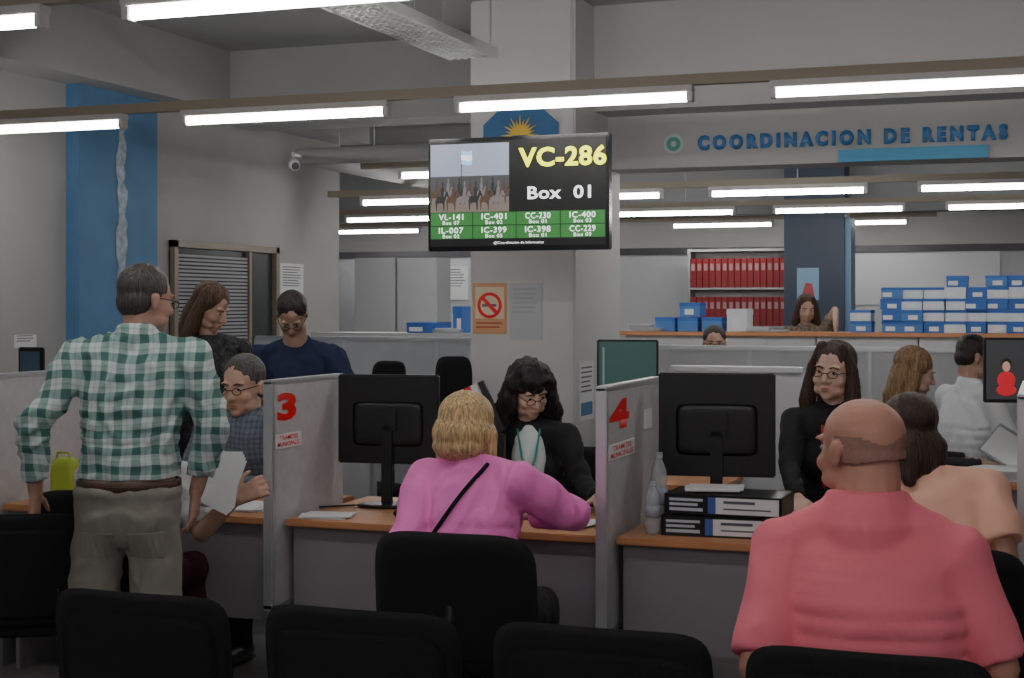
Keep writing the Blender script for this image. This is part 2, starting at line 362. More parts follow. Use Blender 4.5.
lightrow(9.95,2.56,[-4.45,-2.4,-.9,.66],'just behind the lettered bulkhead',lit=(0,1))
lightrow(11.4,2.48,[-5.45,-4.05,-2.49,-.93,.63],'second row behind the bulkhead')
lightrow(14,2.5,[-6.87,-5.4,-4.0,-2.45,-.9],'third row behind the bulkhead')
lightrow(17.2,2.55,[-8.6,-7.0,-4.2,-2.7],'farthest row near the back wall')
tr=thing('cable_tray','perforated metal cable tray hanging diagonally above the light rail','cable tray',(-2.92,6.4,2.95))
b=B()
for k in range(7): b.box((-.13+k*.04,-1.3,0),(-.114+k*.04,1.1,.006))
for k in range(40): b.box((-.13,-1.3+k*.06,0),(.13,-1.275+k*.06,.006))
build('tray_mesh',b,mat('tray_metal',(.8,.82,.82),.4,.1),tr)
for s in (-1,1):
    b=B(); b.box((s*.135-.005,-1.3,0),(s*.135+.005,1.1,.05)); build('tray_side',b,mat('tray_metal',(.6,.62,.62)),tr)
    for y in (-1.1,0,1.0):
        b=B(); b.cap((s*.135,y,.05),(s*.135,y,CZ-2.95),.005,.005,flat=True); build('hanger',b,alum,tr)
q=WY(300,150,9.55)
b=B(); b.cap((q.x,9.58,2.69),(-3.37,9.58,2.69),.06,.06,flat=True,seg=24,flat0=False); b.cap((q.x,9.58,2.69),(q.x,11.9,2.69),.06,.06,seg=24); tag(build('duct_pipe',b,leftw,None,True),'pale round pipe elbow running into the column left of the screen','pipe')
p=W(293,163,9.75); sc=thing('security_camera','small pale bullet security camera just below the round pipe elbow','camera',(p.x,p.y,p.z))
b=B(); b.cap((0,0,0),(.07,-.10,-.03),.038,.034,flat=True); build('camera_body',b,mat('cam_white',(.6,.6,.62),.4),sc,True)
b=B(); b.cap((.0701,-.1002,-.0301),(.073,-.105,-.031),.024,.024,flat=True); build('lens',b,mat('lens_grey',(.1,.1,.11),.2),sc)
b=B(); b.path([(0,0,.02),(0,0,.06),(q.x-p.x,9.58-p.y,2.69-p.z)],.012); build('mount_arm',b,mat('cam_white',(.5,.5,.52)),sc)
# ================= counter desks
PX=[-5.82,-4.41,-3.0,-1.59,-.09,1.4]; DY0,DY1=5.48,6.28
names=['far left','beside the man in check shirt','middle, between partitions 3 and 4','right of partition 4','far right']
for i in range(5):
    x0,x1=PX[i]+.035,PX[i+1]-.035; cx=(x0+x1)/2; h=(x1-x0)/2
    d=thing('counter_desk','wood topped service desk with grey front, '+names[i],'desk',(cx,DY0,0),group='service desks along the counter')
    b=B(); b.box((-h,0,.722),(h,DY1-DY0,.75),.004); build('desktop',b,woodm,d)
    b=B(); b.box((-h+.02,.04,.32),(h-.02,.06,.722)); build('front_panel',b,dgrey,d)
    for s in (-1,1):
        b=B(); b.box((s*h-.02 if s>0 else -h,.1,.0),(s*h if s>0 else -h+.02,.7,.722)); build('leg',b,dgrey,d)
def partition(name,label,x,y0,y1,z0=.4,z1=1.32,num=None,nw=.2):
    o=thing(name,label,'partition',(x,y0,0)); L=y1-y0
    b=B(); b.box((-.018,.015,z0),(.018,L,z1-.01)); build('panel',b,panelm,o)
    b=B(); b.box((-.022,0,z0-.01),(.022,.025,z1),.004); b.box((-.022,0,z1-.015),(.022,L,z1+.005),.003); b.box((-.022,0,z0-.015),(.022,L,z0+.01),.003); build('frame',b,alum,o)
    for y in (.03,L-.03):
        b=B(); b.cap((0,y,0),(0,y,z0),.018,.018,flat=True); build('foot_post',b,alum,o)
    if num:
        text(num,(.019,.045+nw/2,1.21),YR,ZU,nw,.115,red,o,'number',th=.001,bold=.05)
        b=B(); b.box((.018,.03,1.04),(.021,.03+nw*1.35,1.1)); build('caption_card',b,paper,o)
        text('TRAMITES',(.0212,.03+nw*.675,1.083),YR,ZU,nw*.95,.019,red,o,th=.0008,bold=.01); text('MUNICIPALES',(.0212,.03+nw*.675,1.057),YR,ZU,nw*1.15,.019,red,o,th=.0008,bold=.01)
    return o
partition('desk_partition','grey desk partition at the far left behind the man in the check shirt',PX[1],5.4,6.4)
partition('desk_partition','grey desk partition marked with a red number 3',PX[2],5.4,6.05,num='3',nw=.165)
o=partition('desk_partition','grey desk partition marked with a red number 4',PX[3],5.4,6.25,num='4',nw=.28)
b=B(); b.box((.018,.56,1.12),(.021,.68,1.2)); build('taped_note',b,paper,o)
partition('desk_partition','grey desk partition cut by the right edge of the photo',PX[4],5.4,6.4)
def lowwall(label,x0,x1,Y,z1,n=3):
    o=thing('office_partition',label,'partition',((x0+x1)/2,Y,0)); h=(x1-x0)/2
    w=2*h/n
    for i in range(n):
        b=B(); b.box((-h+i*w+.012,0,.05),(-h+(i+1)*w-.012,.04,z1-.03)); build('panel',b,mat('partition_pale',(.53,.55,.58),.6,var=.04),o)
    b=B(); b.box((-h,-.015,z1-.03),(h,.055,z1),.004)
    for i in range(n+1): b.box((-h+i*w-.012,-.005,0),(-h+i*w+.012,.045,z1-.02))
    build('frame',b,alum,o); return o
lowwall('long pale office partition behind the two seated clerks on the right',-2.6,1.2,9.65,1.365,5)
lowwall('pale office partition left of the column behind the computer',-5.6,-3.4,9.9,1.40,3)
lowwall('short pale partition behind monitor right of number 4',-1.9,-1.2,7.75,1.31,1)
lowwall('pale partition running left under the standing clerk in navy',-5.0,-3.8,8.1,1.2,2)
for i,(x,y,lab) in enumerate(((-2.2,7.15,'back row wood desk behind the black haired clerk'),(.28,7.75,'back row wood desk at right beside white shirt man'))):
    d=thing('office_desk',lab,'desk',(x,y,0))
    b=B(); b.box((-.7,0,.722),(.7,.55,.75),.004); build('desktop',b,woodm,d)
    b=B(); b.box((-.68,.04,.2),(.68,.06,.722)); build('front_panel',b,dgrey,d)
    for s in (-1,1):
        b=B(); b.box((s*.68-.012,.03,0),(s*.68+.012,.52,.722)); build('leg',b,dgrey,d)
def monitor(label,loc,rz,w,h,zc,screen=None):
    o=thing('computer_monitor',label,'monitor',loc,rz); zc-=loc[2]
    b=B(); b.box((-w/2,0,zc-h/2),(w/2,.03,zc+h/2),.006); build('casing',b,black,o)
    b=B(); M=Matrix.Translation((0,.03,zc-.02)); b.cushion(w*.7,h*.5,.016,0,M,p=10); build('back_shell',b,black,o,True)
    b=B(); b.box((-w/2+.012,-.002,zc-h/2+.018),(w/2-.012,.002,zc+h/2-.012)); build('screen',b,screen or blackg,o)
    b=B(); b.box((-.025,.03,.01),(.025,.05,zc-.02),.004); b.box((-.045,.03,zc-.05),(.045,.05,zc+.05),.004); build('stand',b,black,o)
    b=B(); M=Matrix.Translation((0,.045,.008))@Matrix.Rotation(math.pi/2,4,'X'); b.cushion(.26,.18,.016,0,M,p=3); build('base',b,black,o,True)
    return o
p=WY(388,418,6.0); monitor('black computer monitor seen from behind on desk at partition 3',(p.x,6.02,.75),math.pi+.12,.46,.39,1.13)
p=WY(716,418,6.0); monitor('black computer monitor seen from behind beside the stacked box files',(p.x,6.02,.75),math.pi+.15,.47,.42,1.145)
tealm=mat('scr_teal',(.03,.075,.07),.3,emit=.5)
p=W(629,380,7.9); m_=monitor('switched on monitor with a dark teal desktop behind partition 4',(p.x+.02,p.y-.1,.75),YAW-.1,.32,.3,1.3,tealm)
b=B(); b.box((-.13,-.0035,.45),(-.12,-.002,.66)); build('desktop_icons',b,em_('scr_icon',(.15,.22,.22),.5),m_)
p=W(1014,372,7.6); m_=monitor('monitor at the right edge showing a person in red',(p.x+.06,p.y,.75),YAW-.1,.42,.33,1.3,em_('scr_dark',(.05,.05,.055),.4))
b=B(); b.ell((-.1,-.004,.57),(.02,.002,.027)); build('screen_face',b,em_('scr_skin',(.45,.27,.2),.6),m_,True)
b=B(); b.ell((-.1,-.003,.5),(.045,.002,.045)); b.ell((-.1,-.003,.45),(.05,.002,.03)); build('screen_red_shirt',b,em_('scr_red',(.5,.02,.03),.6),m_,True)
b=B(); b.ell((-.1,-.003,.583),(.026,.002,.028)); build('screen_hair',b,em_('scr_hair',(.02,.015,.01),.3),m_,True)
p=WY(30,362,5.9)
ph=thing('desk_screen','small black display standing at the left edge by the partition','display',(p.x,5.9,.75))
b=B(); b.box((-.07,0,.5),(.07,.025,.68),.006); build('casing',b,black,ph)
b=B(); b.box((-.012,.0,.01),(.012,.02,.5)); b.box((-.07,-.05,0),(.07,.08,.012)); build('stand',b,black,ph)
b=B(); b.box((-.055,-.002,.53),(.055,.001,.66)); build('screen',b,mat('scr_bluegrey',(.06,.1,.16),.3),ph)
p=WY(722,515,5.62)
for i in range(2):
    z=.75+i*.082; f=thing('box_file',['lower','upper'][i]+' black and white box file lying in the stack on the right desk','box file',(p.x+.01*i,5.6,z),.05-.07*i,group='stacked box files')
    b=B(); b.box((-.23,0,0),(.22,.25,.006),.002); b.box((-.23,0,.071),(.22,.25,.077),.002); b.box((-.23,.0,0),(-.222,.25,.077)); b.box((-.23,.24,0),(.22,.25,.077)); b.box((.212,0,0),(.22,.25,.077)); b.box((-.23,0,0),(.22,.008,.077)); build('cover',b,black,f)
    b=B(); b.box((-.03,-.002,.008),(.21,.001,.069)); build('spine_label',b,mat('label_white',(.75,.76,.78),.6),f)
    b=B(); b.box((-.06,-.0028,.008),(-.03,.001,.069)); build('spine_band',b,mat('band_blue',(.06,.12,.4),.5),f)
    for lo,hi,mm in (((-.21,-.0025,.014),(-.08,.0,.026),'w'),((-.21,-.0025,.034),(-.1,0,.044),'w'),((-.21,-.0025,.052),(-.08,0,.062),'w'),((.0,-.0035,.048),(.12,-.001,.058),'k'),((.0,-.0035,.025),(.18,-.001,.03),'k')):
        b=B(); b.box(lo,hi); build('spine_print',b,mat('spine_print_white',(.5,.55,.62),.5) if mm=='w' else mat('spine_print_dark',(.1,.1,.14),.5),f)
def papers(label,loc,w,d,rz,n=6):
    o=thing('paper_stack',label,'papers',loc,rz)
    for i in range(n):
        M=Matrix.Translation((random.uniform(-.01,.01),random.uniform(-.01,.01),.001+i*.002))@Matrix.Rotation(random.uniform(-.15,.15),4,'Z')
        b=B(); b.box((-w/2,-d/2,0),(w/2,d/2,.0015),0,M); build('sheet',b,paper,o)
papers('loose white papers lying at the left front of the middle desk',Vector((WY(327,512,5.6).x,5.6,.75)),.2,.14,.2)
papers('white papers in front of the black haired clerk',(-2.0,5.95,.75),.21,.29,.2,5)
papers('white form on the middle desk by partition 4',(WY(588,512,5.8).x-.05,5.75,.75),.2,.26,-.3,4)
papers('papers on the left desk behind man in check shirt',(-3.3,5.75,.75),.21,.29,.1,5)
papers('sheets on top of the stacked box files',(p.x-.06,5.76,.914),.21,.19,.1,4)
papers('thick paper pile on back row desk at right',(-.26,8.0,.75),.25,.3,.1,26)
papers('low sheaf of papers beside the thick pile on the right back desk',(.05,7.95,.75),.25,.3,.4,9)
fo=thing('open_folder','grey open folder of papers leaning up on the right back desk','folder',(-.24,8.17,.802),-.3)
b=B(); b.box((-.15,0,.0),(.15,.006,.2),0,Matrix.Rotation(.5,4,'Y')@Matrix.Rotation(-.7,4,'X')); build('cover',b,mat('folder_grey',(.35,.37,.42),.6),fo)
b=B(); b.box((-.14,-.006,.01),(.13,-.001,.18),0,Matrix.Rotation(.5,4,'Y')@Matrix.Rotation(-.7,4,'X')); build('sheet',b,paper,fo)
def bottle(label,loc,h=.28,r=.034):
    o=thing('water_bottle',label,'bottle',loc)
    b=B(); prof=[(0,r*.9),(.01,r),(h*.25,r),(h*.28,r*.92),(h*.31,r),(h*.55,r),(h*.6,r*.9),(h*.64,r),(h*.78,r*.85),(h*.9,r*.4),(h*.94,r*.36)]
    seg=20; vs=[(0,0,0)];fs=[]
    for z,q in prof:
        for j in range(seg): t=2*math.pi*j/seg; vs.append((q*math.cos(t),q*math.sin(t),z))
    for j in range(seg):
        k=(j+1)%seg; fs.append([0,1+k,1+j])
        for i in range(len(prof)-1): fs.append([1+i*seg+j,1+i*seg+k,1+(i+1)*seg+k,1+(i+1)*seg+j])
    b.add(vs,fs); build('bottle_body',b,mat('clear_plastic',(.65,.7,.75),.1,alpha=.38),o,True)
    b=B(); b.cap((0,0,h*.93),(0,0,h),r*.42,r*.42,flat=True); build('cap',b,mat('cap_grey',(.4,.43,.5),.4),o)
    b=B(); b.cap((0,0,h*.32),(0,0,h*.54),r*1.02,r*1.02,flat=True,seg=20); build('bottle_label',b,mat('label_pale_grey',(.45,.5,.6),.5,alpha=.7),o,True)
p1=WY(659,520,5.75); bottle('taller clear water bottle standing by partition 4',(p1.x,5.75,.75),.3)
p1=WY(654,520,5.62); bottle('shorter clear water bottle in front of the taller one by partition 4',(p1.x-.005,5.62,.75),.2,.03)
p=W(484,400,6.6)
o=thing('brochure_rack','small black rack of leaning red, white and black binders beside black haired clerk','binder rack',(p.x,p.y,.75),.2)
b=B(); b.box((-.09,-.02,0),(.09,.06,.32),.004); build('rack_body',b,black,o)
for i,(c,nm) in enumerate((((.02,.02,.025),'binder_black'),((.8,.8,.82),'binder_white'),((.6,.03,.04),'binder_scarlet'),((.8,.8,.82),'binder_white'),((.02,.02,.025),'binder_black'))):
    b=B(); b.box((-.09+i*.034,.0+i*.003,.36),(-.062+i*.034,.05,.6),.002,Matrix.Translation((.17,0,-.03))@Matrix.Rotation(-.42,4,'Y')); build('small_binder',b,mat(nm,c,.5),o)
b=B(); b.ell((0,0,.015),(.03,.05,.018)); o=build('computer_mouse',b,black,None,True); o.location=(-2.55,5.72,.75); tag(o,'black computer mouse on the middle desk','mouse')
b=B(); pts=[Vector((-2.72+.06*math.sin(i*.5)-.03*i,6.2-.05*i,.757)) for i in range(9)]; b.path(pts,.004); o=build('monitor_cable',b,black,None,True); tag(o,'black cable lying on middle desk behind the monitor','cable')
# ================= chairs
def row_chair(label,loc,rz=0,group='waiting chairs in the front row'):
    o=thing('waiting_chair',label,'chair',loc,rz,group)
    M=Matrix.Translation((0,-.02,.668))@Matrix.Rotation(.1,4,'X')
    b=B(); b.cushion(.54,.42,.028,.3,M,p=7); build('backrest',b,blackf,o,True)
    M=Matrix.Translation((0,-.034,.655))@Matrix.Rotation(.1,4,'X')
    b=B(); b.cushion(.47,.33,.008,.3,M,p=7); build('back_shell',b,blackf,o,True)
    M=Matrix.Translation((0,.24,.44))@Matrix.Rotation(math.pi/2,4,'X'); b=B(); b.cushion(.49,.45,.06,0,M); build('seat',b,blackf,o,True)
    for s in (-1,1):
        for y0,y1 in ((.05,-.02),(.42,.46)):
            b=B(); b.cap((s*.2,y0,.42),(s*.22,y1,.01),.012,.012,flat=True); build('leg',b,black,o,True)
        b=B(); b.path([(s*.2,.02,.41),(s*.17,-.02,.5),(s*.16,-.03,.6)],.011); build('back_support',b,black,o,True)
    return o
RC=row_chair('black waiting chair, leftmost of the front row',(-2.26,3.4,0))
for x,y,l in ((-1.62,3.4,'black waiting chair, second from left, behind the office chair'),(-1.0,3.4,'black waiting chair, third from left in the front row'),(-.38,3.36,'black waiting chair with the man in the salmon shirt on it')):
    dup(RC,(x,y,0),0,l,'waiting chairs in the front row')
def office_chair(label,loc,rz,top=.88,w=.52):
    o=thing('office_chair',label,'office chair',loc,rz)
    M=Matrix.Translation((0,-.24,top-.22))@Matrix.Rotation(.08,4,'X'); b=B(); b.cushion(w,.44,.05,.45,M,p=5); build('backrest',b,blackf,o,True)
    M=Matrix.Translation((0,0,.45))@Matrix.Rotation(math.pi/2,4,'X'); b=B(); b.cushion(.5,.48,.09,0,M); build('seat',b,blackf,o,True)
    b=B(); b.path([(0,0,.4),(0,-.24,.38),(0,-.27,.5),(0,-.25,top-.25)],.02); build('back_support',b,black,o,True)
    b=B(); b.cap((0,0,.1),(0,0,.42),.03,.025,flat=True); build('gas_column',b,black,o,True)
    for k in range(5):
        a=2*math.pi*k/5+.3; e=(.28*math.cos(a),.28*math.sin(a))
        b=B(); b.cap((0,0,.11),(e[0],e[1],.07),.025,.015); f=build('base_arm',b,black,o,True)
        b=B(); b.cap((e[0]-.012,e[1],.03),(e[0]+.012,e[1],.03),.03,.03,flat=True,seg=16); build('caster',b,blackg,f,True)
    return o
office_chair('black office chair under the woman in the pink jacket',(-1.86,4.80,0),0.03,.885,.57)
OC=office_chair('black office chair of the black haired clerk',(-2.2,6.85,0),math.pi,.93)
for x,y,rz,l in ((-3.76,6.85,math.pi,'black office chair of the clerk with glasses at the left desk'),(-.915,6.85,math.pi,'black office chair of the clerk in black at the right desk'),(-.34,4.75,.1,'black office chair under the woman in the peach top'),(-.85,8.1,-1.2,'office chair of the light brown haired woman'),(-.56,8.8,-.9,'office chair of the white shirt man'),(-3.5,5.05,.35,'black office chair of the customer hidden behind the check shirt man'),(-2.35,10.75,2.8,'office chair behind the long pale partition')):
    dup(OC,(x,y,0),rz,l)
p=W(22,520,5.45); row=dup(RC,(p.x-.02,p.y-.02,-.0),.5,'black chair at left edge under the hand of the check shirt man',None)
if 'group' in row: del row['group']
p=WY(362,362,8.6); office_chair('high backed black office chair beyond the left monitor',(p.x,8.62,0),math.pi-.3,1.27,.3)
p=WY(462,355,8.0); office_chair('high backed black office chair in front of the column beside the binder rack',(p.x,7.95,0),math.pi+.5,1.33,.22)
# ================= PEOPLE
def fold(amp,fr=9,seed=0):
    def f(p):
        q=Vector((p.x*fr+seed,p.y*fr,p.z*fr*.7))
        w=noise.noise(q*.6)*1.5
        return amp*(1-2*abs(noise.noise(Vector((q.x+w,q.y-w,q.z*1.4+w)))))-amp*.5+ amp*.25*noise.noise(q*2.3)
    return f
def strands(amp,MI,seed=0):
    def f(p):
        q=MI@p; a=math.atan2(q.x,-q.y)
        return amp*.7*noise.noise(Vector((a*4+seed,q.z*5,seed)))+amp*.2*noise.noise(Vector((a*26,q.z*5,seed+3)))
    return f
def curls(amp,seed=0):
    def f(p): return amp*noise.noise(Vector((p.x*30+seed,p.y*30,p.z*12)))+amp*.4*noise.noise(Vector((p.x*80,p.y*80,p.z*25)))
    return f
def hand(b,w,d,n,side,curl=.5,sc=1.0):
    d=d.normalized(); n=(n-d*n.dot(d)).normalized(); x=d.cross(n)*side
    for k in (-.026,-.009,.009,.026):
        b.cap(w+x*k*.6*sc,w+d*.085*sc+x*k*1.05*sc,.017*sc,.013*sc,seg=10)
    for i,(k,L) in enumerate(((.034,.072),(.0115,.082),(-.0115,.076),(-.033,.06))):
        p=w+d*.088*sc+x*k*sc; dd=(d+x*(k*2.2)).normalized(); a=0
        for j,f in enumerate((.45,.31,.24)):
            a+=curl*(.55+.15*j); e=p+(dd*math.cos(a)+n*math.sin(a))*L*f*sc
            b.cap(p,e,(.0095-.001*j)*sc,(.0088-.001*j)*sc,seg=9); p=e
    p=w+d*.02*sc+x*.03*sc
    e=p+(d*.6+x*.75+n*.25).normalized()*.045*sc; b.cap(p,e,.015*sc,.011*sc,seg=9)
    e2=e+(d*.9+x*.25+n*.35).normalized()*.036*sc; b.cap(e,e2,.0105*sc,.0085*sc,seg=9)
def clampl(a,b_,lo,hi):
    d=b_-a; L=d.length; return a+d/L*min(hi,max(lo,L))
def person(label,loc,a,H,kind='sit',sw=.19,g=1.,lean=.05,hyaw=0,hpitch=0,hx=0,hfwd=0,arms=None,hands=None,hair='short',haircol=(.03,.02,.015),skin=(.5,.3,.22),top=None,sleeve='long',bottom=None,glasses=False,fem=False,vox=.009,pz=None,collar=False,hs=1.0,hw=1.0,roll=0,seed=0,legs=None,sho=.305,tuck=False,shr=0,foldf=8,folda=.009,slope=.03,neck=1.,crew=False):
    a=math.radians(a); R=Matrix.Rotation(a,4,'Z'); T=Matrix.Translation((loc[0],loc[1],0)); inv=(T@R).inverted()
    o=thing('person',label,'person',(loc[0],loc[1],0),a)
    sk=mat('skin_%d'%int(skin[0]*1000+skin[1]*100),skin,.5,bump=.08,bs=150,var=.08,vs=14)
    shz=H-sho; nb=Vector((hx*.5,lean,H-sho+.045))
    if pz is None: pz=.56 if kind=='sit' else .54*H
    hc=Vector((hx,lean+.03+hfwd,H-.122*hs))
    MH=Matrix.Translation(hc)@Matrix.Rotation(math.radians(hyaw),4,'Z')@Matrix.Rotation(math.radians(roll),4,'Y')@Matrix.Rotation(math.radians(-hpitch),4,'X')@Matrix.Diagonal((hs*hw,hs*hw,hs,1))
    P0=Vector((0,0,pz)); P3=Vector((hx*.4,lean,shz-.02-max(0,slope-.03)*.6))
    wq=.9 if fem else 1.
    st=[(P0,.165*g,.12*g),(P0.lerp(P3,.33),.15*g*wq,.115*g),(P0.lerp(P3,.7),.16*g*(.95 if fem else 1.05),.115*g),(P0.lerp(P3,.9),.165*(g*.7+.3)*wq,.10*(g*.5+.5)),(P3,.135*(g*.7+.3),.078)]
    def torso(b,inf,k0=0,sub=4):
        for i in range(k0,len(st)-1):
            for j in range(sub+ (1 if i==len(st)-2 else 0)):
                t=j/sub; p=st[i][0].lerp(st[i+1][0],t); rx=st[i][1]*(1-t)+st[i+1][1]*t+inf; ry=st[i][2]*(1-t)+st[i+1][2]*t+inf
                b.ell(p,(rx,ry,.055+inf))
        if fem:
            q=P0.lerp(P3,.68)
            for s in (-1,1): b.ell(q+Vector((s*.075,.085*g,0)),(.07+inf,.06+inf,.07+inf))
    sh={s:Vector((s*sw+hx*.4,lean-.005,shz-slope)) for s in (-1,1)}
    ar=1.12 if g>1.1 else (.86 if fem else 1)
    AR={}
    for s,key in ((-1,'L'),(1,'R')):
        if arms and key in arms:
            e,w=[inv@Vector(q) for q in arms[key]]
        elif kind=='sit': e=sh[s]+Vector((s*.05,.1,-.26)); w=Vector((s*.12,e.y+.24,.8))
        else: e=sh[s]+Vector((s*.05,-.02,-.29)); w=e+Vector((s*.01,.06,-.26))
        e=clampl(sh[s],e,.25,.31); w=clampl(e,w,.21,.27); AR[s]=(e,w)
    if legs: LG=legs
    elif kind=='sit': LG={s:(Vector((s*.09,.0,pz-.03)),Vector((s*.13,.42,pz-.04)),Vector((s*.12,.40,.09))) for s in (-1,1)}
    else: LG={s:(Vector((s*.09,0,pz-.02)),Vector((s*.105,.02,pz*.53)),Vector((s*.11,0,.09))) for s in (-1,1)}
    nr=(1.18 if g>1.1 and not fem else (.82 if fem else 1))*neck
    b=B(); torso(b,0)
    b.cap(nb-Vector((0,0,.06)),MH@Vector((0,-.025,-.05)),.062*nr,.056*nr)
    for s in (-1,1):
        b.cap(nb+Vector((0,0,-.045)),sh[s]+Vector((0,0,-.0)),.047,.052)
        e,w=AR[s]; b.cap(sh[s],e,.056*ar,.042*ar); b.cap(e,w,.042*ar,.027*ar)
        h,k,an=LG[s]; b.cap(h,k,.085*g,.058); b.cap(k,an,.056,.038)
        ft=an+Vector((s*.02,.15,-.05)); b.cap(an+Vector((0,-.03,-.045)),ft,.035,.03)
        hd=(w-e).normalized(); hn=Vector((0,0,-1)); cu=.45
        if hands and ('L' if s<0 else 'R') in hands:
            q=hands['L' if s<0 else 'R']
            if q[0] is not None: hd=(R.inverted().to_3x3()@Vector(q[0])).normalized()
            hn=R.inverted().to_3x3()@Vector(q[1]); cu=q[2]
        elif kind=='stand': hn=Vector((-s,.2,0))
        if abs(hn.normalized().dot(hd))>.95: hn=Vector((-s,0,0))
        xs=(hd.cross((hn-hd*hn.dot(hd)).normalized()))
        ref=Vector((-s,.4,.3)); side=1 if xs.dot(ref)>0 else -1
        hand(b,w,hd,hn,side,cu,.95 if fem else 1.03)
    E=b.ell
    E((0,-.012,.035),(.077,.096,.086),MH); E((0,.018,-.015),(.067,.074,.085),MH); E((0,.03,-.068),(.05,.056,.043),MH); E((0,.066,-.094),(.022,.022,.019),MH)
    b.cap((0,.088,.012),(0,.107,-.03),.0075,.0125,MH)
    for s in (-1,1):
        E((s*.011,.097,-.036),(.009,.009,.007),MH); E((s*.03,.078,.026),(.026,.013,.008),MH); E((s*.04,.055,-.032),(.026,.028,.026),MH)
        E((s*.079,-.008,-.008),(.008,.019,.031),MH); E((s*.083,-.018,.004),(.006,.012,.02),MH); E((s*.045,.03,-.07),(.02,.04,.025),MH)
    E((0,.088,-.061),(.022,.009,.006),MH); E((0,.086,-.072),(.019,.009,.007),MH)
    body=blob('body',b,sk,o,min(vox,.006) if vox<.01 else vox,3)
    for s in (-1,1):
        b=B(); b.ell((s*.031,.0748,.003),(.0135,.012,.0068),MH,12,8); ey=build('eye',b,mat('eye_white',(.45,.42,.4),.3),o,True)
        b=B(); b.ell((s*.031,.0845,.003),(.0055,.0038,.0056),MH,10,6); build('iris',b,mat('iris_dark',(.02,.012,.01),.2),ey,True)
        b=B(); b.path([(s*.014,.0905,.022),(s*.03,.092,.028),(s*.048,.082,.023)],.0028,MH); build('eyebrow',b,mat('brow',(.05,.03,.025),.9),o,True)
    b=B(); b.ell((0,.0925,-.062),(.02,.0055,.0036),MH); b.ell((0,.0905,-.0705),(.017,.0055,.0043),MH); build('lips',b,mat('lips_f',(.46,.17,.15),.45) if fem else mat('lips_m',(.38,.2,.16),.45),o,True)
    if top:
        b=B(); torso(b,.014)
        for s in (-1,1):
            e,w=AR[s]; b.cap(nb+Vector((s*.01,-.005,-.05)),sh[s]+Vector((0,0,-.004)),.066*max(1,neck),.064*ar+shr); b.ell(sh[s],.064*ar+.004+shr)
            if sleeve=='long':
                b.cap(sh[s],e,.07*ar+shr,.056*ar+shr*.5); b.cap(e,e.lerp(w,.97),.056*ar+shr*.5,.038*ar+.004,flat=True,flat0=False)
            elif sleeve=='elbow':
                b.cap(sh[s],e,.068*ar+shr,.056*ar+shr*.6); b.cap(e,e.lerp(w,.75),.056*ar+shr*.5,.048*ar,flat=True,flat0=False)
            elif sleeve=='half':
                b.cap(sh[s],sh[s].lerp(e,.92),.066*ar+shr,.064*ar+shr*.8,flat=True,flat0=False)
            else:
                b.cap(sh[s],sh[s].lerp(e,.7),.068*ar+shr,.066*ar+shr,flat=True,flat0=False)
        if collar:
            b.cap(nb+Vector((0,-.01,-.05)),nb+Vector((0,.0,.02)),.085,.073,flat=True,flat0=False)
        if crew:
            b.cap(nb+Vector((0,-.008,-.08)),nb+Vector((0,-.002,.006)),.062*nr+.045,.062*nr+.014,flat=True,flat0=False)
        hem=P0+Vector((0,0,-.05)); b.ell(hem,(.165*g+.02,.12*g+.02,.07))
        cz=None
        bz=P0.z+.075
        if tuck:
            mxx=.165*g+.06
            cz=lambda c: c.z<bz and abs(c.x)<mxx
        shirt=blob('shirt',b,top,o,max(vox,.009),6,fold(folda if vox<.01 else .006,foldf,seed),cz)
    bm_=bottom or mat('trouser_dark',(.02,.02,.025),.9)
    b=B(); b.ell(P0+Vector((0,0,-.02)),(.165*g+.012,.12*g+.012,.1))
    if tuck: b.ell(P0+Vector((0,0,.03)),(.165*g+.02,.12*g+.02,.07)); b.ell(P0+Vector((0,-.01,-.06)),(.17*g,.13*g,.12))
    for s in (-1,1):
        h,k,an=LG[s]; b.ell(h,.09*g); b.cap(h,k,.092*g,.074+(.016 if tuck else 0)); b.cap(k,an+Vector((0,0,-.02)),.072+(.016 if tuck else 0),.06+(.014 if tuck else 0),flat=True,flat0=False)
    tr_=blob('trousers',b,bm_,o,max(vox,.011),7 if tuck else 5,fold(.009,8,seed+5),(lambda c: c.z>bz+.004) if tuck and top else None)
    if tuck:
        bv=BVHTree.FromPolygons([v.co.copy() for v in tr_.data.vertices],[list(q.vertices) for q in tr_.data.polygons])
        b=B(); N=48; vs=[]; 
        for zz in (-.04,-.006):
            for i in range(N):
                t=2*math.pi*i/N; d=Vector((math.cos(t),math.sin(t),0)); h_=bv.ray_cast(P0+Vector((0,0,.06))+d*.6,-d)
                q=h_[0] if h_[0] else P0+Vector((0,0,.06))+d*.16
                vs.append(Vector((q.x,q.y,P0.z+.075+zz))+d*.007)
        b.add(vs,[[i,(i+1)%N,N+(i+1)%N,N+i] for i in range(N)]); bt=build('belt',b,mat('belt_brown',(.07,.035,.02),.5),o,True)
        so=bt.modifiers.new('s','SOLIDIFY'); so.thickness=.012; so.offset=0
        for s in (-1,1):
            vs=[]
            for z_ in (-.11,-.20):
                for i in range(7):
                    c=Vector((s*.085-.06+.02*i,-1,P0.z+z_)); h_=bv.ray_cast(c,Vector((0,1,0)))
                    vs.append((h_[0] if h_[0] else c+Vector((0,.87,0)))+Vector((0,-.004,0)))
            b=B(); b.add(vs,[[i,i+1,8+i,7+i] for i in range(6)]); pk=build('back_pocket',b,bm_,o); so=pk.modifiers.new('s','SOLIDIFY'); so.thickness=.006; so.offset=0
